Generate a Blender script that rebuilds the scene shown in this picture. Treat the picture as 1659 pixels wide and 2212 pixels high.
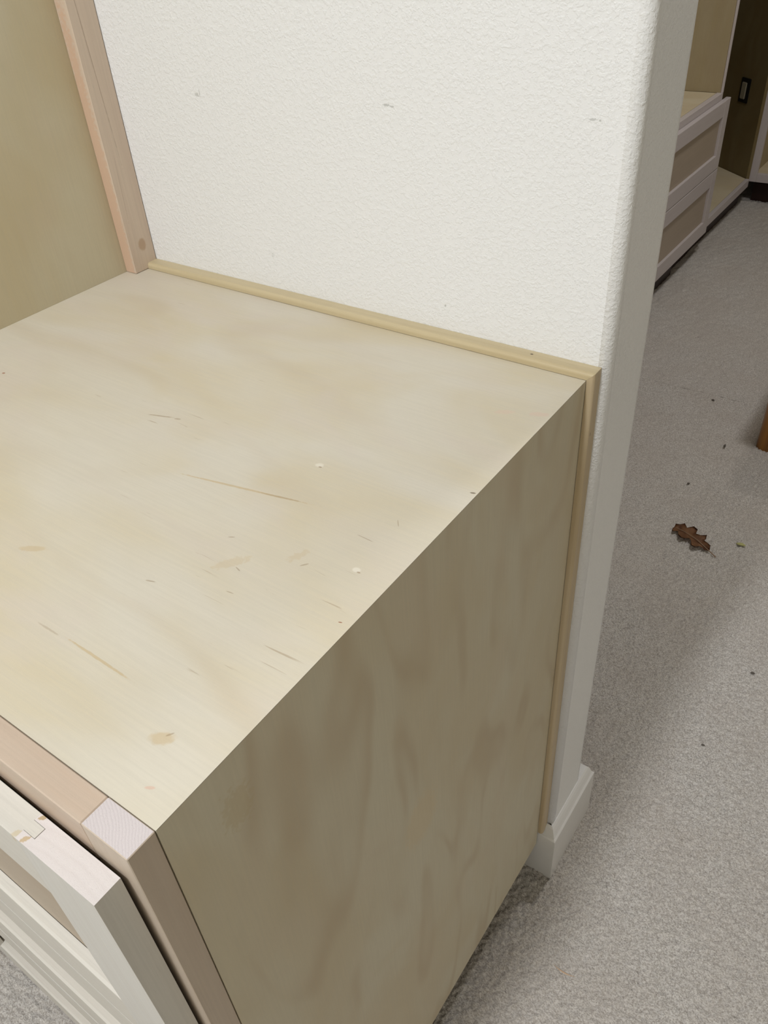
import bpy, bmesh, math, random
import numpy as np
from mathutils import Vector, Matrix

for o in list(bpy.data.objects):
    bpy.data.objects.remove(o, do_unlink=True)
S = bpy.context.scene
COL = S.collection

# ------------------------------------------------------------------ camera
# world: X to the right along the cabinet front, Y back to the wall, Z up.
# origin = front right corner of the plywood top; floor at z = -0.93
CAM_LOC = Vector((0.2504, -0.1031, 0.3909))
R = Matrix(((0.8172, 0.5730, -0.0614), (0.3186, -0.5381, -0.7803), (-0.4802, 0.6182, -0.6223)))
cd = bpy.data.cameras.new('camera')
cam = bpy.data.objects.new('camera', cd); COL.objects.link(cam)
rot = Matrix((R[0], -R[1], -R[2])).transposed()
q = rot.to_quaternion().normalized()
cam.matrix_world = Matrix.Translation(CAM_LOC) @ q.to_matrix().to_4x4()
cd.sensor_fit = 'VERTICAL'; cd.sensor_height = 36.0; cd.lens = 1737.0 / 2212 * 36.0
cd.clip_start = 0.02; cd.clip_end = 50
S.camera = cam

# ------------------------------------------------------------------ world, exposure
w = bpy.data.worlds.new('world'); S.world = w; w.use_nodes = True
w.node_tree.nodes['Background'].inputs[0].default_value = (1, .95, .88, 1)
w.node_tree.nodes['Background'].inputs[1].default_value = 0.02
S.view_settings.view_transform = 'Standard'
try: S.view_settings.look = 'None'
except Exception: pass
S.view_settings.gamma = 1.0
S.view_settings.use_curve_mapping = False
S.view_settings.exposure = 0.0

# lamps of the room: (x, y, power, disc size, colour)
CEIL = 1.81
LAMPS = [(-0.165, -1.00, 42.5, 0.20, (0.92, 0.955, 1.0)),
         (0.17, 1.90, 14.0, 0.20, (0.97, 0.98, 1.0)),
         (0.00, 3.05, 6.5, 0.16, (1.0, 0.95, 0.88))]

# ------------------------------------------------------------------ main dimensions
FL = -0.93
D = 0.548          # depth of the plywood top
YW = 0.565         # front face of the stub wall
WT = 0.105         # wall thickness
XE = 0.0160        # end face of the stub wall
XL = -0.6352       # plywood side of the tall cabinet
T = 0.0193         # face frame thickness
ZB = -0.841        # underside of the drawer cabinet

# ------------------------------------------------------------------ material helpers
class NT:
    def __init__(s, name):
        s.m = bpy.data.materials.new(name); s.m.use_nodes = True
        s.t = s.m.node_tree; s.b = s.t.nodes['Principled BSDF']
        s.pos = s.t.nodes.new('ShaderNodeNewGeometry').outputs['Position']
    def node(s, typ, **kw):
        n = s.t.nodes.new(typ)
        for k, v in kw.items(): setattr(n, k, v)
        return n
    def link(s, a, b): s.t.links.new(a, b)
    def mapping(s, loc=(0,0,0), rot=(0,0,0), scale=(1,1,1), src=None, typ='POINT'):
        n = s.node('ShaderNodeMapping', vector_type=typ)
        n.inputs['Location'].default_value = loc; n.inputs['Rotation'].default_value = rot; n.inputs['Scale'].default_value = scale
        s.link(src or s.pos, n.inputs['Vector']); return n.outputs[0]
    def noise(s, vec, scale, detail=2, rough=.5, dist=0.0):
        n = s.node('ShaderNodeTexNoise'); s.link(vec, n.inputs['Vector'])
        n.inputs['Scale'].default_value = scale; n.inputs['Detail'].default_value = detail
        n.inputs['Roughness'].default_value = rough; n.inputs['Distortion'].default_value = dist
        return n.outputs[0]
    def ramp(s, fac, a, b, lo=0.0, hi=1.0, smooth=True):
        n = s.node('ShaderNodeMapRange'); n.interpolation_type = 'SMOOTHSTEP' if smooth else 'LINEAR'
        s.link(fac, n.inputs['Value'])
        n.inputs['From Min'].default_value = a; n.inputs['From Max'].default_value = b
        n.inputs['To Min'].default_value = lo; n.inputs['To Max'].default_value = hi
        return n.outputs[0]
    def math(s, op, a, b=None):
        n = s.node('ShaderNodeMath', operation=op)
        for i, v in enumerate((a, b)):
            if v is None: continue
            if isinstance(v, (int, float)): n.inputs[i].default_value = v
            else: s.link(v, n.inputs[i])
        return n.outputs[0]
    def mix(s, fac, a, b, blend='MIX'):
        n = s.node('ShaderNodeMix', data_type='RGBA', blend_type=blend)
        for i, v in ((0, fac), (6, a), (7, b)):
            if isinstance(v, (int, float)): n.inputs[i].default_value = v
            elif isinstance(v, tuple): n.inputs[i].default_value = (*v, 1)
            else: s.link(v, n.inputs[i])
        return n.outputs[2]
    def bump(s, h, strength, dist, prev=None):
        n = s.node('ShaderNodeBump'); n.inputs['Strength'].default_value = strength; n.inputs['Distance'].default_value = dist
        s.link(h, n.inputs['Height'])
        if prev: s.link(prev, n.inputs['Normal'])
        return n.outputs[0]
    def finish(s, col, rough=.5, spec=.3, normal=None):
        if isinstance(col, tuple): s.b.inputs['Base Color'].default_value = (*col, 1)
        else: s.link(col, s.b.inputs['Base Color'])
        s.b.inputs['Roughness'].default_value = rough
        s.b.inputs['Specular IOR Level'].default_value = spec
        if normal: s.link(normal, s.b.inputs['Normal'])
        return s.m

def spot_mask(n, p, rad, rot=(0,0,0), soft=0.35, rag=0.25, ragscale=250):
    v = n.mapping(loc=p, rot=rot, scale=rad, typ='TEXTURE')
    ln = n.node('ShaderNodeVectorMath', operation='LENGTH'); n.link(v, ln.inputs[0])
    d = ln.outputs['Value']
    if rag:
        if not hasattr(n, '_rag'): n._rag = {}
        if ragscale not in n._rag: n._rag[ragscale] = n.noise(n.pos, ragscale, 2)
        d = n.math('ADD', d, n.math('MULTIPLY', n.math('SUBTRACT', n._rag[ragscale], .5), rag*2))
    return n.ramp(d, 1-soft, 1+soft*.3, 1.0, 0.0)

def ply(name, base, tan, pink, axis, spots=(), warp=1.0, freq=10.0, stretch=(1.5, 5.0), figure=.35, rough=.42, spec=.35, fleck=.55, blotch=1.0, off=(0,0,0)):
    """birch plywood; axis = grain direction (0,1,2)"""
    n = NT(name)
    def st(along, across, o=(0,0,0)):
        sc = [across]*3; sc[axis] = along
        return n.mapping(loc=(o[0]+off[0], o[1]+off[1], o[2]+off[2]), scale=tuple(sc))
    big = n.noise(st(2.2, 4.5), 1.6, 3, .55, .6)
    col = n.mix(n.ramp(big, .36, .68, 0, .85*blotch), base, tan)
    big2 = n.noise(st(3, 7, (7, 3, 1)), 1.5, 3, .6, .8)
    col = n.mix(n.ramp(big2, .48, .72, 0, .6*blotch), col, pink)
    # cathedral figure: contour lines of a stretched warped field
    fld = n.noise(st(*stretch, (3, 5, 9)), 1.1*warp, 2.2, .45, .25)
    ln = n.math('PINGPONG', n.math('MULTIPLY', fld, freq), 1.0)
    fig = n.ramp(ln, .55, 1.0)
    fmask = n.ramp(n.noise(st(2, 5, (1, 1, 4)), 2.0, 2), .38, .6)
    col = n.mix(n.math('MULTIPLY', n.math('MULTIPLY', fig, fmask), figure), col, tuple(c*k for c, k in zip(tan, (.80, .72, .66))))
    # fibre
    fib = n.noise(st(14, 420), 1.0, 3, .6)
    col = n.mix(n.ramp(fib, .3, .7, 0, .22), col, tuple(c*.80 for c in base))
    # flecks: short dashes along the grain
    fl = n.noise(st(26, 330, (2, 2, 2)), 1.0, 2, .5, .4)
    fa = n.noise(st(5, 9, (9, 1, 6)), 1.0, 2)
    m = n.math('MULTIPLY', n.ramp(fl, .70, .78), n.ramp(fa, .48, .62))
    col = n.mix(n.math('MULTIPLY', m, fleck), col, tuple(c*k for c, k in zip(tan, (.55, .45, .38))))
    for sp in spots:
        p, rad, rt, c, k = sp[:5]; rag = sp[5] if len(sp) > 5 else .25
        col = n.mix(n.math('MULTIPLY', spot_mask(n, p, rad, rt, rag=rag), k), col, c)
    # sanding grain, faint cross hatch
    fine = n.noise(n.pos, 1500, 2, .6)
    hat = n.noise(st(60, 900, (4, 4, 4)), 1.0, 2, .6)
    h = n.math('ADD', fine, hat)
    nm = n.bump(h, .10, .0006)
    return n.finish(col, rough, spec, nm)

def solid(name, base, dark, axis, scale=1.0, spots=(), rough=.42, spec=.3, contrast=.6, off=(0,0,0), streak=.35):
    """planed solid maple; axis = grain direction"""
    n = NT(name)
    def st(al, ac, o=(0,0,0)):
        sc = [ac]*3; sc[axis] = al
        return n.mapping(loc=tuple(a+b for a, b in zip(o, off)), scale=tuple(sc))
    g = n.noise(st(2.5*scale, 70*scale), 1.0, 3, .6, .5)
    col = n.mix(n.ramp(g, .35, .72, 0, contrast), base, dark)
    g2 = n.noise(st(9, 600), 1.0, 2, .6)
    col = n.mix(n.ramp(g2, .35, .7, 0, .25), col, tuple(c*.78 for c in base))
    s_ = n.noise(st(34, 520, (3, 3, 3)), 1.0, 2, .5)
    col = n.mix(n.ramp(s_, .70, .78, 0, streak), col, tuple(c*.42 for c in dark))
    for sp in spots:
        p, rad, rt, c, k = sp[:5]; rag = sp[5] if len(sp) > 5 else .25
        col = n.mix(n.math('MULTIPLY', spot_mask(n, p, rad, rt, rag=rag), k), col, c)
    nm = n.bump(n.math('ADD', n.noise(n.pos, 1400, 2), g2), .10, .0006)
    return n.finish(col, rough, spec, nm)

def endgrain(name, base, dark, centre, contrast=.5, k=700, spots=()):
    """sawn end grain: arcs of growth rings and small pores"""
    n = NT(name)
    v = n.mapping(loc=centre, scale=(1, 1, 1), typ='TEXTURE')
    sx = n.node('ShaderNodeVectorMath', operation='MULTIPLY'); n.link(v, sx.inputs[0]); sx.inputs[1].default_value = (1, 1, 0)
    ln = n.node('ShaderNodeVectorMath', operation='LENGTH'); n.link(sx.outputs[0], ln.inputs[0])
    wob = n.math('MULTIPLY', n.noise(n.pos, 60, 2), .004)
    r_ = n.math('ADD', ln.outputs['Value'], wob)
    ring = n.math('PINGPONG', n.math('MULTIPLY', r_, k), 1.0)
    nz = n.noise(n.pos, 900, 2)
    pores = n.noise(n.mapping(rot=(0, 0, .6), scale=(1, 2.2, 1)), 950, 2, .6)
    col = n.mix(n.math('MULTIPLY', n.ramp(ring, .45, 1.0), contrast*.7), base, dark)
    col = n.mix(n.ramp(nz, .35, .7, 0, .25*contrast*2), col, tuple(c*.85 for c in base))
    col = n.mix(n.ramp(pores, .62, .72, 0, contrast), col, tuple(c*.62 for c in dark))
    for p, rad, rt, c, kk, rag in spots:
        col = n.mix(n.math('MULTIPLY', spot_mask(n, p, rad, rt, rag=rag, ragscale=700), kk), col, c)
    return n.finish(col, .55, .25, n.bump(n.math('SUBTRACT', n.math('MULTIPLY', ring, -.4), pores), .25, .0005))

# colours (linear albedo)
M = {}
X_ = (1, 0, 0)
c_tan = (.54, .42, .25); c_brn = (.26, .17, .09); c_wht = (.78, .73, .62)
def sp(x, y, rx, ry, a, c, k, rag=.25): return ((x, y, 0), (rx, ry, .05), (0, 0, a), c, k, rag)
top_spots = [
    sp(-.1353, .3095, .0045, .0030, .2, c_wht, .6), sp(-.1330, .3075, .0018, .0010, .1, c_brn, .65),
    sp(-.0300, .2205, .0038, .0026, .2, c_wht, .6), sp(-.0270, .2190, .0017, .0009, .1, c_brn, .6),
    sp(-.170, .2512, .068, .0013, .19, c_tan, .75, .45), sp(-.135, .258, .022, .0011, .2, c_brn, .30, .5),
    sp(-.124, .0633, .036, .0011, -.02, c_tan, .75, .45), sp(-.176, .0625, .012, .0009, 0, c_brn, .3, .5),
    sp(-.318, .2965, .015, .0011, .3, c_brn, .5, .4), sp(-.300, .3007, .004, .0014, .3, c_brn, .4),
    sp(-.114, .1788, .016, .005, .9, c_tan, .35, .9), sp(-.0415, .0430, .0085, .0050, .5, c_tan, .65, .35),
    sp(-.0395, .0475, .0030, .0008, 1.0, c_brn, .45), sp(-.2595, .1094, .012, .0035, .5, c_tan, .55, .4),
    sp(-.0761, .2106, .009, .004, 1.2, c_tan, .35, .9),
    
    sp(-.0401, .4607, .010, .004, .5, (.66, .48, .38), .4, .4), sp(-.0112, .4724, .010, .004, .4, (.66, .46, .37), .4, .4),
    sp(-.0085, .1732, .0016, .0005, .3, (.28, .10, .05), .9, .2), sp(-.5354, .2721, .0022, .0016, 0, (.30, .12, .06), .8),
    sp(-.0040, .3413, .0028, .0010, .3, (.12, .08, .04), .85, .4), sp(-.1345, .2002, .0030, .0007, .5, c_brn, .45),
    sp(-.1514, .1330, .0045, .0008, .3, c_brn, .45), sp(-.105, .176, .0035, .0006, -.3, c_brn, .5),
    sp(-.093, .155, .0040, .0005, .1, c_brn, .45), sp(-.045, .252, .009, .0005, -.05, c_brn, .45),
    sp(-.034, .2795, .0045, .0005, -.9, c_brn, .45), sp(-.066, .205, .0035, .0009, .9, c_brn, .45),
    sp(-.0225, .0165, .0035, .0012, .5, (.62, .40, .30), .6)]
M['ply_top'] = ply('birch_plywood_top', (.635, .585, .485), (.60, .52, .365), (.62, .55, .46), 0, top_spots, figure=.22, rough=.44, spec=.45, fleck=.5, blotch=1.1)
M['ply_side'] = ply('birch_plywood_side', (.60, .55, .425), (.56, .48, .335), (.58, .50, .375), 2,
    [((0, .052, -.048), (.05, .014, .020), (0, 0, 0), (.48, .38, .21), .35, .9), ((0, .24, -.33), (.05, .03, .04), (0, 0, 0), (.62, .47, .27), .3, .5)],
    figure=.50, warp=1.25, freq=16.0, stretch=(1.3, 4.6), fleck=.12, blotch=1.0, rough=.5, spec=.2)
M['ply_left'] = ply('birch_plywood_back', (.58, .52, .375), (.53, .44, .275), (.55, .46, .32), 2, figure=.10, fleck=.1, blotch=1.0, off=(4, 2, 1), rough=.5, spec=.2)
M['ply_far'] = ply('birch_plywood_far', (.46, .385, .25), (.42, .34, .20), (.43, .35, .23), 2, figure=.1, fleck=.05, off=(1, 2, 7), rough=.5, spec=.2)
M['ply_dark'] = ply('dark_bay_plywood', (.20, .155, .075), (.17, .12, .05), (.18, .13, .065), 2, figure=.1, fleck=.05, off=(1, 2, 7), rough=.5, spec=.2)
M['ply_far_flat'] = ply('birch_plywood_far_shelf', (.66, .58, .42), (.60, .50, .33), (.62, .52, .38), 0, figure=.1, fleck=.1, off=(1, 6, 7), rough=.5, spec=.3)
M['maple_x'] = solid('pink_maple_rail', (.55, .44, .345), (.49, .365, .27), 0, contrast=.7, streak=.8)
M['maple_z'] = solid('pink_maple_stile', (.54, .45, .36), (.47, .37, .28), 2, contrast=.5, streak=.2)
M['end_block'] = endgrain('maple_end_grain', (.60, .54, .53), (.44, .38, .385), (-.075, -.085, 0), .45, 1150)
M['end_drawer'] = endgrain('maple_end_grain_pale', (.68, .625, .60), (.56, .49, .46), (-.040, -.20, 0), .22, 330,
    [((-.0765, -.0375, -.026), (.0038, .0016, .01), (0, 0, 1.0), (.50, .36, .19), .8, .7), ((-.0790, -.0236, -.026), (.0030, .0016, .01), (0, 0, .6), (.42, .30, .14), .8, .6)])
M['pale_x'] = solid('pale_maple_rail', (.65, .62, .56), (.60, .56, .49), 0, contrast=.4, streak=.15, spec=.25,
    spots=[((-.0840, -.0385, -.026), (.0040, .0022, .01), (0, 0, .8), (.54, .44, .27), .6, .7)])
M['pale_z'] = solid('pale_maple_stile', (.64, .62, .575), (.60, .565, .51), 2, contrast=.4, streak=.1, spec=.25)
M['panel'] = ply('maple_veneer_panel', (.46, .385, .30), (.42, .34, .25), (.44, .36, .28), 0, figure=.2, fleck=.1, rough=.5, spec=.2)
yws = YW-.0378
M['tall_stile'] = solid('maple_stile_with_knot', (.64, .52, .41), (.55, .42, .33), 2, contrast=.5, streak=.15, off=(0, 3, 2),
    spots=[((-.616, .5475, .0325), (.03, .0066, .0088), (0, 0, 0), (.42, .27, .16), .65, .2),
           ((-.628, .5275, .02), (.011, .0040, .35), (0, 0, 0), (.60, .38, .25), .6, .6),
           ((-.616, .541, .26), (.01, .0007, .13), (.045, 0, 0), (.34, .25, .18), .55, .5),
           ((-.616, .537, .10), (.01, .0006, .05), (-.04, 0, 0), (.40, .30, .22), .4, .5)])
M['moulding'] = solid('pine_moulding', (.57, .475, .30), (.48, .38, .22), 0, contrast=.6, streak=.15, spec=.3,
    spots=[((-.0626, .558, .0078), (.0018, .0014, .01), (0, 0, 0), (.10, .07, .05), .9, .2)])
M['moulding_z'] = solid('pine_moulding_upright', (.56, .455, .31), (.44, .33, .18), 2, contrast=.6, streak=.1, spec=.3,
    spots=[((.0078, .5545, -.062), (.01, .0010, .0028), (0, 0, 0), (.2, .13, .08), .7, .2)])
M['far_pink'] = solid('lilac_maple_far', (.60, .545, .54), (.54, .47, .46), 1, contrast=.3, streak=.05)
M['far_panel'] = solid('brown_maple_far_panel', (.44, .36, .28), (.38, .31, .24), 1, contrast=.4, streak=.05)
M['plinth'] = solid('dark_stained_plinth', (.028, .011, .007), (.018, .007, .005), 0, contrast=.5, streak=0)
M['orange_wood'] = solid('orange_varnished_wood', (.46, .20, .035), (.24, .09, .018), 2, contrast=.9, streak=.2, spec=.5, rough=.3, off=(0, 0, 0))

def plain(name, col, rough=.5, spec=.3, bumpk=None):
    n = NT(name)
    v = n.noise(n.pos, 40, 3)
    c = n.mix(n.ramp(v, .3, .7, 0, .12), col, tuple(x*.85 for x in col))
    nm = n.bump(n.noise(n.pos, bumpk[0], 3), bumpk[1], bumpk[2]) if bumpk else None
    return n.finish(c, rough, spec, nm)

def wall_mat():
    n = NT('orange_peel_wall_paint')
    a = n.noise(n.pos, 300, 3, .55, .3)
    b = n.noise(n.pos, 520, 2, .5)
    h = n.math('ADD', n.ramp(a, .42, .66), n.math('MULTIPLY', b, .35))
    col = n.mix(n.ramp(n.noise(n.pos, 3, 2), .3, .7, 0, .25), (.82, .82, .82), (.81, .805, .79))
    g = (.42, .42, .40)
    for (x, z, rx, rz, k) in [(-.4806, .2131, .0035, .0022, .55), (-.476, .2155, .0012, .0035, .45), (-.2279, .2205, .0045, .0012, .7), (-.222, .2195, .003, .001, .6),
                              (-.0246, .2239, .004, .0010, .65), (-.018, .2235, .0015, .001, .6), (-.4022, .049, .0030, .003, .22), (-.1668, .0346, .0014, .0013, .75), (-.5929, .0063, .003, .002, .5)]:
        col = n.mix(n.math('MULTIPLY', spot_mask(n, (x, YW, z), (rx, .02, rz), rag=.8, ragscale=900), k), col, g)
    return n.finish(col, .38, .35, n.bump(h, .36, .0009))
M['wall'] = wall_mat()
M['paint'] = plain('white_gloss_trim_paint', (.80, .79, .78), .22, .5)
M['ceiling'] = plain('white_ceiling_paint', (.78, .76, .72), .8, .1)
M['warm_wall'] = plain('warm_white_wall', (.74, .70, .60), .6, .2)
M['outlet_box'] = plain('black_outlet_box', (.008, .008, .008), .5, .3)
M['outlet_face'] = plain('grey_outlet_face', (.30, .27, .20), .4, .4)
M['lamp_rim'] = plain('white_lamp_rim', (.8, .8, .8), .4, .3)
M['debris_dark'] = plain('dark_crumb', (.13, .115, .10), .8, .1)
M['debris_tan'] = plain('wood_shaving', (.60, .42, .28), .6, .2)
M['debris_green'] = plain('yellow_green_leaf_bit', (.46, .45, .20), .6, .2)

M['leaf_rib'] = plain('leaf_rib_brown', (.30, .20, .13), .6, .2)
def leaf_mat():
    n = NT('dry_oak_leaf')
    v = n.noise(n.pos, 60, 3, .6)
    c = n.mix(n.ramp(v, .35, .65), (.24, .115, .055), (.38, .20, .10))
    c = n.mix(n.ramp(n.noise(n.pos, 25, 2), .5, .65, 0, .8), c, (.10, .035, .02))
    return n.finish(c, .55, .3, n.bump(v, .4, .002))
M['leaf'] = leaf_mat()

def carpet_mat():
    n = NT('grey_beige_cut_pile_carpet')
    a = n.noise(n.mapping(rot=(0, 0, .5), scale=(1, 1.35, .6)), 330, 2, .6, .1)
    b = n.noise(n.pos, 560, 2, .7)
    c = n.noise(n.pos, 7, 3, .5)
    col = n.mix(n.ramp(a, .34, .64), (.40, .365, .33), (.66, .625, .585))
    col = n.mix(n.ramp(b, .54, .70, 0, .55), col, (.88, .85, .80))
    col = n.mix(n.ramp(b, .30, .44, .65, 0), col, (.24, .20, .165))
    col = n.mix(n.ramp(c, .35, .65, 0, .22), col, (.46, .395, .34))
    return n.finish(col, .95, .05, n.bump(n.math('ADD', n.math('MULTIPLY', a, .5), b), .5, .003))
M['carpet'] = carpet_mat()

# ------------------------------------------------------------------ mesh helpers
def link(name, me, mat, parent=None, loc=None):
    o = bpy.data.objects.new(name, me); COL.objects.link(o)
    if mat: me.materials.append(mat)
    if parent is not None:
        o.parent = parent
        off = Vector((0, 0, 0)); p = parent
        while p is not None: off += Vector(p.location); p = p.parent
        for v in me.vertices: v.co -= off
    return o

def bm_obj(name, bm, mat, parent=None, bevel=0, seg=2, smooth=False):
    if bevel:
        bmesh.ops.bevel(bm, geom=[e for e in bm.edges if e.is_manifold and e.calc_face_angle(0) > .6], offset=bevel, segments=seg, affect='EDGES', profile=.5)
    bmesh.ops.recalc_face_normals(bm, faces=bm.faces)
    me = bpy.data.meshes.new(name); bm.to_mesh(me); bm.free()
    if smooth:
        for p in me.polygons: p.use_smooth = True
    return link(name, me, mat, parent)

def box(name, a, b, mat, parent=None, bevel=0, seg=2):
    bm = bmesh.new()
    r = bmesh.ops.create_cube(bm, size=1)
    for v in bm.verts:
        v.co = Vector([(a[i]+b[i])/2 + v.co[i]*(b[i]-a[i]) for i in range(3)])
    return bm_obj(name, bm, mat, parent, bevel, seg)

def prism(name, poly, axis, lo, hi, mat, parent=None, bevel=0, shear=None, smooth=False, seg=2):
    """poly: list of 2-D points in the two axes other than `axis`; shear(pt, end)-> offset along axis for mitres"""
    bm = bmesh.new(); ax = [i for i in range(3) if i != axis]
    rings = []
    for e, h in ((0, lo), (1, hi)):
        vs = []
        for p in poly:
            c = [0, 0, 0]; c[ax[0]] = p[0]; c[ax[1]] = p[1]; c[axis] = h + (shear(p, e) if shear else 0)
            vs.append(bm.verts.new(c))
        rings.append(vs)
    n = len(poly)
    for i in range(n):
        f = bm.faces.new((rings[0][i], rings[0][(i+1) % n], rings[1][(i+1) % n], rings[1][i]))
    bm.faces.new(rings[0]); bm.faces.new(rings[1][::-1])
    return bm_obj(name, bm, mat, parent, bevel, seg, smooth)

def arc(cx, cy, r, a0, a1, n=8):
    return [(cx + r*math.cos(math.radians(a0+(a1-a0)*i/n)), cy + r*math.sin(math.radians(a0+(a1-a0)*i/n))) for i in range(n+1)]

def root(name, loc, label, cat, group=None):
    o = bpy.data.objects.new(name, None); COL.objects.link(o); o.location = loc
    o.empty_display_size = .05
    return tag(o, label, cat, group)
def tag(o, label, cat, group=None, kind=None):
    o['label'] = label; o['category'] = cat
    if group: o['group'] = group
    if kind: o['kind'] = kind
    return o
def struct(o):
    o['kind'] = 'structure'; return o

# ------------------------------------------------------------------ room shell
X0, X1, Y0, Y1 = -1.35, 1.75, -1.7, 4.75
struct(box('floor', (X0, Y0, FL-.06), (X1, Y1, FL-.006), M['carpet']))
struct(box('ceiling', (X0, Y0, CEIL), (X1, Y1, CEIL+.06), M['ceiling']))
struct(box('wall_left', (X0-.1, Y0, FL), (X0, Y1, CEIL), M['wall']))
struct(box('wall_right', (X1, Y0, FL), (X1+.1, Y1, CEIL), M['warm_wall']))
struct(box('wall_front', (X0, Y0-.1, FL), (X1, Y0, CEIL), M['warm_wall']))
struct(box('wall_back', (X0, Y1, FL), (X1, Y1+.1, CEIL), M['wall']))
# stub wall with bullnose corners: plan outline extruded upwards
RB = .010
plan = [(X0, YW), (XE-RB-.002, YW)] + arc(XE-RB, YW+RB, RB, -90, 0, 14) + [(XE, YW+RB+.002), (XE, YW+WT-RB-.002)] + arc(XE-RB, YW+WT-RB, RB, 0, 90, 14) + [(XE-RB-.002, YW+WT), (X0, YW+WT)]
o = prism('wall_middle', plan, 2, FL, CEIL, M['wall'])
for p in o.data.polygons: p.use_smooth = abs(p.normal.z) < .5 and p.area < .025
struct(o)

# carpet pile: a fine height field laid on the floor
def carpet():
    def ax(segs):
        out = []
        for a, b, s in segs: out.append(np.arange(a, b-1e-6, s))
        return np.concatenate(out + [[segs[-1][1]]])
    xs = ax([(X0, -.9, .03), (-.9, -.2, .006), (-.2, -.1, .006), (-.1, .62, .0028), (.62, X1, .03)])
    ys = ax([(Y0, -.45, .03), (-.45, -.2, .005), (-.2, 1.25, .0028), (1.25, 2.2, .0045), (2.2, 4.1, .010), (4.1, Y1, .05)])
    rng = np.random.default_rng(5)
    ny, nx = len(ys), len(xs)
    h = rng.random((ny, nx))
    k = (h + np.roll(h, 1, 0) + np.roll(h, 1, 1) + np.roll(h, (1, 1), (0, 1)))/4
    h = .7*h + .3*((k-.5)*1.8+.5)
    X, Y = np.meshgrid(xs, ys)
    jx = (rng.random((ny, nx))-.5)*.0018; jy = (rng.random((ny, nx))-.5)*.0018
    jx[:, 0] = jx[:, -1] = 0; jy[0] = jy[-1] = 0
    Z = FL - .0045 + h*.0060
    co = np.stack([X+jx, Y+jy, Z], -1).reshape(-1, 3).astype(np.float32)
    i = np.arange(ny-1)[:, None]*nx + np.arange(nx-1)[None]
    f = np.stack([i, i+1, i+nx+1, i+nx], -1).reshape(-1, 4).astype(np.int32)
    me = bpy.data.meshes.new('carpet_pile')
    me.vertices.add(len(co)); me.vertices.foreach_set('co', co.ravel())
    me.loops.add(f.size); me.loops.foreach_set('vertex_index', f.ravel())
    me.polygons.add(len(f)); me.polygons.foreach_set('loop_start', np.arange(0, f.size, 4, dtype=np.int32))
    me.polygons.foreach_set('loop_total', np.full(len(f), 4, dtype=np.int32))
    me.polygons.foreach_set('use_smooth', np.ones(len(f), dtype=bool))
    me.update(); me.validate()
    o = link('carpet_pile', me, M['carpet'])
    tag(o, 'grey beige cut pile carpet covering the whole floor', 'carpet', kind='stuff')
carpet()

# baseboard round the end of the stub wall
BT, BH = .0125, .116
prof = [(0, 0), (BT, 0), (BT, BH-.002), (BT-.0018, BH), (BT-.0030, BH+.0005), (BT-.0045, BH+.0045), (BT-.0062, BH+.0105), (BT-.0085, BH+.0165), (BT-.0112, BH+.0195), (0, BH+.0200)]
def baseboard(name, p0, p1, out, m0, m1, deep=0.0):
    """p0->p1 along the wall foot, out = outward normal, m = mitre sign at each end (+1 outer corner)"""
    bm = bmesh.new(); d = (Vector(p1)-Vector(p0)).normalized(); rings = []
    for p, sgn, m in ((p0, -1, m0), (p1, 1, m1)):
        vs = []
        for (t, h) in prof:
            if t == 0: t = -deep
            c = Vector(p) + Vector(out)*t + d*(sgn*m*t)
            vs.append(bm.verts.new((c.x, c.y, FL-.004+h)))
        rings.append(vs)
    n = len(prof)
    for i in range(n-1):
        bm.faces.new((rings[0][i], rings[0][i+1], rings[1][i+1], rings[1][i]))
    bm.faces.new(rings[0]); bm.faces.new(rings[1][::-1])
    o = bm_obj(name, bm, M['paint'])
    return struct(o)
baseboard('baseboard_front', (XL, YW, 0), (XE, YW, 0), (0, -1, 0), 0, 1)
baseboard('baseboard_end', (XE, YW, 0), (XE, YW+WT+.022, 0), (1, 0, 0), 1, 1, .016)
baseboard('baseboard_back', (XE, YW+WT+.022, 0), (X0, YW+WT+.022, 0), (0, 1, 0), 1, 0, .017)

# ------------------------------------------------------------------ drawer cabinet
cab = root('drawer_cabinet', (-.32, .27, FL), 'unfinished plywood drawer cabinet with flat top in the foreground against the white wall', 'cabinet')
e = .0180
prism('top_panel', [(XL, 0), (0, 0), (-e, -e), (XL, -e)], 1, .0004, D, M['ply_top'], cab)
prism('side_panel', [(0, -.0003), (0, ZB), (-e, ZB), (-e, -e-.0004)], 1, .0006, D, M['ply_side'], cab)
box('side_panel', (XL, .0006, ZB), (XL+e, D, -e-.001), M['ply_side'], cab)
box('bottom_panel', (XL+e, .0006, ZB), (-e, D, ZB+e), M['ply_side'], cab)
box('back_panel', (XL+e, D-.006, ZB+e), (-e, D, -e-.001), M['ply_side'], cab)
# face frame: the stile runs through to the top and shows its end grain
SW = .0381
def two_mat(o, mat2, test):
    o.data.materials.append(mat2)
    for p in o.data.polygons:
        if test(p): p.material_index = 1
    return o
st = box('frame_stile', (-SW, -T, ZB), (-.0003, 0, 0), M['maple_z'], cab, .0005, 1)
two_mat(st, M['end_block'], lambda p: p.normal.z > .9)
st = box('frame_stile', (XL, -T, ZB), (XL+SW, 0, 0), M['maple_z'], cab, .0005, 1)
two_mat(st, M['end_block'], lambda p: p.normal.z > .9)
box('frame_rail', (XL+SW, -T, -SW), (-SW-.0002, 0, -.0001), M['maple_x'], cab, .0007, 1)
box('frame_rail', (XL+SW, -T, ZB), (-SW-.0002, 0, ZB+SW), M['maple_x'], cab, .0007, 1)
for z in (-.2965, -.5560):
    box('frame_rail', (XL+SW, -T, z-SW/2), (-SW-.0002, 0, z+SW/2), M['maple_x'], cab, .0007, 1)
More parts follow.
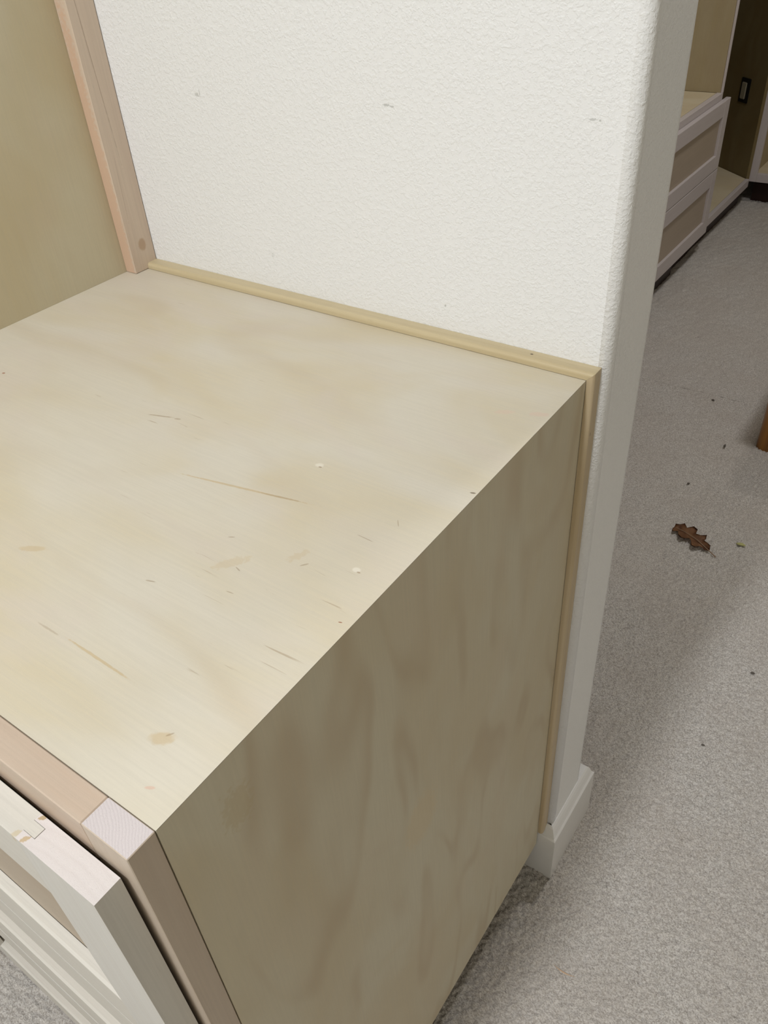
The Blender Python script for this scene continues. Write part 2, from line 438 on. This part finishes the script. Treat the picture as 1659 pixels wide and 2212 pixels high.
# plinth set back under the box
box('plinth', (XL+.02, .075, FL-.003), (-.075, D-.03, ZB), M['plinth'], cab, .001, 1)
# mouldings that close the joint with the wall
h_ = .0078; rr = .0042
pr = [(D+.0003, .0001)] + [(D+.0003, h_-rr)] + arc(D+.0003+rr, h_-rr, rr, 180, 90, 6)[1:] + [(YW-.0002, h_), (YW-.0002, .0001)]
prism('top_moulding', pr, 0, XL+.0193, 0, M['moulding'], cab, shear=lambda p, en: (max(0, p[1]) if en else 0), smooth=False)
pz = [(.0002, D+.0003), (h_-rr, D+.0003)] + arc(h_-rr, D+.0003+rr, rr, -90, 0, 6)[1:] + [(h_, YW-.0002), (.0002, YW-.0002)]
prism('side_moulding', pz, 2, FL+.122, 0, M['moulding_z'], cab, shear=lambda p, en: (max(0, p[0])-.0001 if en else 0))

# drawer fronts
YB, YF = -.0223, -.0403          # back and front plane of the drawer fronts
def poly_prism_bev(name, poly, lo, hi, mat, parent, bev=0):
    return prism(name, poly, 2, lo, hi, mat, parent, bevel=bev, seg=2)
def drawer(xl, xr, zt, zb, parent, name='drawer_front'):
    d = root(name, ((xl+xr)/2, YF, zb), '', ''); del d['label']; del d['category']
    d.parent = parent; d.location = Vector(d.location) - Vector(parent.location)
    W, G, tg = .0700, .0075, .0105
    RW = .0660
    ym = (YB+YF)/2 + .0005
    # stiles with the panel groove running through
    for sgn, xo in ((1, xr), (-1, xl)):
        xi = xo - sgn*W
        poly = [(xo, YB), (xo, YF), (xi, YF), (xi, ym-G/2), (xi+sgn*tg, ym-G/2), (xi+sgn*tg, ym+G/2), (xi, ym+G/2), (xi, YB)]
        s_ = poly_prism_bev('drawer_stile', poly, zb, zt, M['pale_z'], d, .0008)
        two_mat(s_, M['end_drawer'], lambda p: p.normal.z > .9)
    # rails with a tongue into the grooves and an eased inner edge
    xa, xb = xl+W+.0001, xr-W-.0001
    g0, g1, gd = YF+.0098, YF+.0164, .0095
    for z0, z1, top in ((zt-RW, zt-.0001, True), (zb, zb+RW, False)):
        zi = z0 if top else z1; zg = zi + (gd if top else -gd); zo = z1 if top else z0
        k = 1 if top else -1
        ease = [(YF, zi + k*.0014), (YF+.0003, zi + k*.0007), (YF+.0022, zi + k*.0001), (YF+.0026, zi)]
        poly = [(YB, zo), (YF, zo)] + ease + [(g0, zi), (g0, zg), (g1, zg), (g1, zi), (YB, zi)]
        r_ = prism('drawer_rail', poly, 0, xa, xb, M['pale_x'], d)
        bm = bmesh.new(); bm.from_mesh(r_.data)
        off = Vector(parent.location) + Vector(d.location)
        for t0, t1 in ((xa-tg+.0004, xa), (xb, xb+tg-.0004)):
            c = bmesh.ops.create_cube(bm, size=1)
            for v in c['verts']:
                v.co = Vector(((t0+t1)/2 + v.co.x*(t1-t0), ym + v.co.y*(G-.0004), (z0+z1)/2 + v.co.z*(z1-z0))) - off
        bm.to_mesh(r_.data); bm.free()
    box('drawer_panel', (xl+W-.009, YF+.0102, zb+RW-.009), (xr-W+.009, YF+.0160, zt-RW+.009), M['panel'], d)
    return d
xr_, xl_ = -.0122, XL+.0122
zs = [(-.0260, -.3225), (-.3255, -.5590), (-.5700, -.8410)]
for zt, zb in zs:
    d = drawer(xl_, xr_, zt, zb, cab)
    # wooden drawer box behind each front
    box('drawer_box', (XL+.045, YB+.0002, zb+.02), (-.045, D-.05, zt-.03), M['ply_side'], d)

# ------------------------------------------------------------------ tall cabinet on the left
tall = root('tall_cabinet', (-.95, .28, FL), 'tall plywood cabinet at the left edge with pinkish maple stile beside the white wall', 'cabinet')
box('side_panel', (XL-.018, -.03, FL+.003), (XL-.0002, YW-.0005, CEIL-.10), M['ply_left'], tall)
box('side_panel', (-1.30, -.03, FL+.003), (-1.282, YW-.0005, CEIL-.10), M['ply_left'], tall)
box('top_panel', (-1.282, -.03, CEIL-.118), (XL-.018, YW-.0005, CEIL-.10), M['ply_left'], tall)
box('shelf', (-1.282, -.03, -.018), (XL-.018, YW-.0005, 0), M['ply_left'], tall)
box('back_panel', (-1.282, YW-.012, FL+.003), (XL-.018, YW-.0005, CEIL-.118), M['ply_left'], tall)
box('corner_stile', (XL, YW-.0378, .0003), (XL+T, YW-.0006, CEIL-.10), M['tall_stile'], tall, .0006, 1)

# ------------------------------------------------------------------ far cabinets beyond the wall
XD = -.620     # front plane of the far drawer fronts
XF = -.639     # face frame front
ZC = -.320     # far counter height
far = root('far_drawer_cabinet', (-.9, 2.2, FL), 'two-drawer cabinet with counter and open hutch in the dim room beyond the wall', 'cabinet')
YR = 3.262
Z2 = -.845
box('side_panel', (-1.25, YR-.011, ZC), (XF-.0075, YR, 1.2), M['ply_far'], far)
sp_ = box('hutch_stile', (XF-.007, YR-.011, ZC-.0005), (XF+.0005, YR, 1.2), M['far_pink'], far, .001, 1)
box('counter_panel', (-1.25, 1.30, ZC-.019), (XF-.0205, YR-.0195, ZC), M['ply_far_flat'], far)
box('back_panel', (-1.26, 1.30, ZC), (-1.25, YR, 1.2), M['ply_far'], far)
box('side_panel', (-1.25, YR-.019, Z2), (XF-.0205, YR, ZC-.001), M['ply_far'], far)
box('frame_rail', (XF-.020, 1.30, ZC-.05), (XF, YR, ZC), M['far_pink'], far, .001, 1)
box('frame_stile', (XF-.020, YR-.038, Z2), (XF, YR, ZC-.051), M['far_pink'], far, .001, 1)
box('frame_rail', (XF-.020, 1.30, Z2), (XF, YR-.039, Z2+.038), M['far_pink'], far, .001, 1)
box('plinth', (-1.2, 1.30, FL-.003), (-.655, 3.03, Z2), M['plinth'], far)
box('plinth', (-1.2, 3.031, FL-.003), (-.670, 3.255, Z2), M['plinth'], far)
def far_drawer(y0, y1, zt, zb):
    d = root('drawer_front', (XD, (y0+y1)/2, zb), '', ''); del d['label']; del d['category']
    d.parent = far; d.location = Vector(d.location) - Vector(far.location)
    W = .057; xb = XF+.001
    for ya, yb in ((y0, y0+W), (y1-W, y1)):
        box('drawer_stile', (xb, ya, zb), (XD, yb, zt), M['far_pink'], d, .0016, 2)
    for za, zc in ((zb, zb+W), (zt-W, zt)):
        box('drawer_rail', (xb, y0+W+.0002, za), (XD, y1-W-.0002, zc), M['far_pink'], d, .0022, 2)
    box('drawer_panel', (xb+.002, y0+W-.008, zb+W-.008), (XD-.0095, y1-W+.008, zt-W+.008), M['far_panel'], d)
for y1 in (3.308, 2.30):
    y0 = y1-1.0
    far_drawer(y0, y1, -.3430, -.5930)
    far_drawer(y0, y1, -.5960, -.8470)

# corner bay: bottom shelf and angled back panel with an outlet
bay = root('corner_cabinet', (-.8, 3.7, FL), 'dark open corner cabinet bay behind the far drawers, with an angled back', 'cabinet')
zs_ = -.815
A = (-.652, 3.958); B = (-1.15, 4.372)
prism('bottom_shelf', [(-.655, YR+.001), (-.655, 3.956), B, (-1.25, 4.372), (-1.25, YR+.001)], 2, zs_-.025, zs_, M['ply_far_flat'], bay)
box('front_rail', (-.6545, YR+.001, zs_-.034), (-.637, 3.955, zs_+.0005), M['far_pink'], bay, .001, 1)
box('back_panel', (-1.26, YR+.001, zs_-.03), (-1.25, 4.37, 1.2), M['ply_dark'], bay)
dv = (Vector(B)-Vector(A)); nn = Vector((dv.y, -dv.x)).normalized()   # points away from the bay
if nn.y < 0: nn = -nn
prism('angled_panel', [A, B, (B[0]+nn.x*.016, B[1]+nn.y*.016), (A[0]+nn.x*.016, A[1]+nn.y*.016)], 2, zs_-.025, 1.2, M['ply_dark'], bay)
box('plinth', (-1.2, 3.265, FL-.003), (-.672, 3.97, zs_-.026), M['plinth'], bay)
box('top_panel', (-1.25, YR+.001, 1.18), (-.637, 3.955, 1.2), M['ply_far'], bay)

def outlet():
    # lies on the angled panel
    d = dv.normalized(); n2 = -nn
    def on(u, v):   # pixel ray to the panel plane
        f = 1737.0
        dc = Vector(((u-829.5)/f, (v-1106)/f, 1)); dw = R.transposed() @ dc
        t = ((A[0]-CAM_LOC.x)*nn.x + (A[1]-CAM_LOC.y)*nn.y) / (dw.x*nn.x + dw.y*nn.y)
        return CAM_LOC + dw*t
    c = on(1610, 195)
    yaw = math.atan2(d.y, d.x)
    o = root('wall_outlet', tuple(c), 'small grey outlet in a black box on the dark panel beyond the far drawers', 'outlet')
    Mx = Matrix.Rotation(yaw, 4, 'Z')
    def pb(name, sx, sz, y0, y1, mat, bev):
        bm = bmesh.new(); bmesh.ops.create_cube(bm, size=1)
        s = -1 if (Mx @ Vector((0, 1, 0))).dot(Vector((n2.x, n2.y, 0))) < 0 else 1
        for v in bm.verts:
            v.co = Vector((v.co.x*sx, s*(y0+y1)/2+v.co.y*(y1-y0), v.co.z*sz))
        bmesh.ops.bevel(bm, geom=bm.edges[:], offset=bev, segments=2, affect='EDGES')
        bmesh.ops.transform(bm, matrix=Mx, verts=bm.verts)
        me = bpy.data.meshes.new(name); bm.to_mesh(me); bm.free()
        p = bpy.data.objects.new(name, me); COL.objects.link(p); me.materials.append(mat); p.parent = o
        return p
    pb('outlet_box', .064, .098, .0004, .006, M['outlet_box'], .002)
    f = pb('outlet_face', .034, .068, .0062, .012, M['outlet_face'], .003)
outlet()

# cabinet on the far wall, facing the camera side
fc = root('end_cabinet', (-.1, 4.3, FL), 'pinkish framed open cabinet at the far end at the top right corner', 'cabinet')
YE = 3.98
box('frame_stile', (-.651, YE, -.832), (-.613, YE+.019, 1.2), M['far_pink'], fc, .001, 1)
box('frame_stile', (.25, YE, -.832), (.288, YE+.019, 1.2), M['far_pink'], fc, .001, 1)
box('frame_rail', (-.6128, YE, -.832), (.2498, YE+.019, -.795), M['far_pink'], fc, .001, 1)
box('frame_rail', (-.6128, YE, 1.14), (.2498, YE+.019, 1.2), M['far_pink'], fc, .001, 1)
box('bottom_shelf', (-.625, YE+.0195, -.815), (.262, 4.60, -.797), M['ply_far_flat'], fc)
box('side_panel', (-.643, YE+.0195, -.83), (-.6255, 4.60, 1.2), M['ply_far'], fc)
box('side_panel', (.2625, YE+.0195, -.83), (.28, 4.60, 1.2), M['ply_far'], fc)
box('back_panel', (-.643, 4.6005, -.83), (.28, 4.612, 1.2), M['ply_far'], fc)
box('plinth', (-.63, YE+.055, FL-.003), (.27, YE+.075, -.833), M['plinth'], fc)

# ------------------------------------------------------------------ wooden stool at the right edge
stool = root('wooden_stool', (.13, 2.15, FL), 'orange varnished wooden furniture leg cut off by the right frame edge', 'stool')
lx, ly, lw = -.040, 1.972, .062
for i, (ax_, ay_) in enumerate(((lx, ly), (lx+.30, ly), (lx, ly+.30), (lx+.30, ly+.30))):
    r = .024
    pl = arc(ax_+r, ay_+r, r, 180, 270, 6) + arc(ax_+lw-r, ay_+r, r, 270, 360, 6) + arc(ax_+lw-r, ay_+lw-r, r, 0, 90, 6) + arc(ax_+r, ay_+lw-r, r, 90, 180, 6)
    o = prism('leg', pl, 2, FL-.002, -.505, M['orange_wood'], stool)
    for p in o.data.polygons: p.use_smooth = abs(p.normal.z) < .5
box('apron', (lx+.004, ly+.02, -.57), (lx+.024, ly+.342, -.505), M['orange_wood'], stool)
box('apron', (lx+.338, ly+.02, -.57), (lx+.358, ly+.342, -.505), M['orange_wood'], stool)
box('seat', (lx-.004, ly-.004, -.505), (lx+.366, ly+.366, -.478), M['orange_wood'], stool, .006, 3)

# ------------------------------------------------------------------ oak leaf and bits on the carpet
def oak_leaf():
    tip = Vector((-.108, 1.524)); base = Vector((-.008, 1.4800))
    L = (base-tip).length; d = (base-tip).normalized(); n2 = Vector((-d.y, d.x))
    # half widths along the leaf (fraction of length, half width in m): lobes and sinuses
    up = [(0, .004), (.04, .016), (.12, .021), (.20, .017), (.24, .014), (.33, .026), (.42, .030), (.47, .022), (.52, .011), (.60, .018), (.70, .026), (.74, .020), (.78, .008), (.86, .010), (.94, .012), (.97, .005), (1, .0015)]
    dn = [(0, .004), (.05, .013), (.10, .018), (.15, .010), (.19, .009), (.28, .020), (.38, .024), (.45, .019), (.50, .008), (.58, .012), (.68, .024), (.76, .022), (.80, .009), (.87, .007), (.93, .009), (.97, .004), (1, .0015)]
    o = root('oak_leaf', ((tip.x+base.x)/2, (tip.y+base.y)/2, FL), 'dry brown lobed oak leaf lying on the grey carpet', 'leaf')
    bm = bmesh.new(); rows = []
    for k in range(len(up)):
        f, wu = up[k]; f2, wd = dn[k]
        row = []
        for j in range(-4, 5):
            ff = f2 if j < 0 else f
            wv = (wd if j < 0 else wu)*abs(j)/4
            p = tip + d*(ff*L) + n2*(wv if j >= 0 else -wv)
            z = .004 + (.008 if j > 0 else .0015)*(abs(j)/4)**1.5*(.5+.8*math.sin(k*1.9+(j > 0)*1.3)**2) + .006*math.sin(math.pi*f)
            row.append(bm.verts.new((p.x, p.y, FL+z)))
        rows.append(row)
    for a, b in zip(rows, rows[1:]):
        for j in range(8): bm.faces.new((a[j], a[j+1], b[j+1], b[j]))
    g = bmesh.ops.solidify(bm, geom=bm.faces[:], thickness=.0004)
    bm_obj('blade', bm, M['leaf'], o, smooth=True)
    bm = bmesh.new(); pts = [tip + d*(L*.05)] + [tip + d*(L*(.3+.35*i)) for i in range(3)] + [base+d*.022 - n2*.002]
    prev = None
    for i, p in enumerate(pts):
        z = FL + (.0075 if i < 3 else .006 - .001*i) + (.006*math.sin(math.pi*min(1, i*.3)))
        r = .0006 + .0002*i; ring = []
        for a in range(6):
            an = a*math.pi/3
            ring.append(bm.verts.new((p.x + n2.x*r*math.cos(an), p.y + n2.y*r*math.cos(an), z + r*math.sin(an))))
        if prev:
            for a in range(6): bm.faces.new((prev[a], prev[(a+1) % 6], ring[(a+1) % 6], ring[a]))
        else: bm.faces.new(ring[::-1])
        prev = ring
    bm.faces.new(prev)
    bm_obj('leaf_stem', bm, M['leaf_rib'], o)
oak_leaf()

def bit(name, x, y, L, wd, ang, mat, label, cat, curl=0.2, z0=FL):
    """a small curved crumb / shaving tapered at both ends"""
    bm = bmesh.new(); prev = None; n = 7
    for i in range(n):
        t = i/(n-1); a = ang + curl*(t-.5)*3
        px = x + math.cos(ang)*L*(t-.5) - math.sin(ang)*L*curl*(.25-(t-.5)**2)
        py = y + math.sin(ang)*L*(t-.5) + math.cos(ang)*L*curl*(.25-(t-.5)**2)
        r = wd*.5*max(.15, math.sin(math.pi*(t*.9+.05))); ring = []
        for k in range(6):
            an = k*math.pi/3
            ring.append(bm.verts.new((px - math.sin(a)*r*math.cos(an), py + math.cos(a)*r*math.cos(an), z0 + wd*.25 + r*.6*math.sin(an))))
        if prev:
            for k in range(6): bm.faces.new((prev[k], prev[(k+1) % 6], ring[(k+1) % 6], ring[k]))
        else: bm.faces.new(ring[::-1])
        prev = ring
    bm.faces.new(prev)
    me_o = bm_obj(name, bm, mat, smooth=True)
    c = Vector((x, y, z0))
    for v in me_o.data.vertices: v.co -= c
    me_o.location = c
    return tag(me_o, label, cat)
bit('leaf_fragment', .0481, 1.5434, .022, .011, .1, M['debris_green'], 'small yellow green leaf fragment on the carpet right of the oak leaf', 'leaf', .15)
bit('twig', .110, .434, .034, .0022, .05, M['debris_tan'], 'thin curved tan twig on the carpet in the lower right foreground', 'twig', -.35)
bit('crumb', -.2153, 2.1683, .010, .007, 0, M['debris_dark'], 'dark crumb on the carpet above and left of the orange wood leg', 'debris')
bit('crumb', -.1108, 1.9391, .006, .014, 0, M['debris_dark'], 'dark upright speck on the carpet just left of the orange wood leg', 'debris')
bit('crumb', .1539, .9395, .007, .005, .4, M['debris_dark'], 'dark speck on the carpet halfway between oak leaf and baseboard corner', 'debris')
bit('crumb', .1819, 1.1608, .009, .007, .4, M['debris_dark'], 'dark lint speck on the carpet below the yellow green leaf fragment', 'debris')
bit('crumb', -.1385, 1.7215, .008, .006, .4, M['debris_dark'], 'faint dark speck on the carpet directly above the oak leaf', 'debris')

# ------------------------------------------------------------------ ceiling lamps
def lamp(i, x, y, power, size, colr, label):
    o = root('ceiling_light', (x, y, CEIL), label, 'lamp')
    bm = bmesh.new(); prev = None; n = 32
    ri, ro = size/2+.004, size/2+.02
    rings = []
    for r, z in ((ri, -.001), (ri, -.012), (ro, -.010), (ro+.003, -.001)):
        rings.append([bm.verts.new((x+r*math.cos(2*math.pi*k/n), y+r*math.sin(2*math.pi*k/n), CEIL+z)) for k in range(n)])
    for a, b in zip(rings, rings[1:]):
        for k in range(n): bm.faces.new((a[k], a[(k+1) % n], b[(k+1) % n], b[k]))
    bm_obj('trim_ring', bm, M['lamp_rim'], o)
    ld = bpy.data.lights.new('lamp_glow', 'AREA'); ld.shape = 'DISK'; ld.size = size; ld.energy = power; ld.color = colr
    lo = bpy.data.objects.new('lamp_glow', ld); COL.objects.link(lo)
    lo.parent = o; lo.location = (0, 0, -.014)
for i, (x, y, pw, sz, c) in enumerate(LAMPS):
    lamp(i, x, y, pw, sz, c, ['round recessed ceiling lamp above the foreground drawer cabinet', 'round recessed ceiling lamp above the carpet beyond the stub wall', 'round recessed ceiling lamp nearest the far end cabinet'][i])
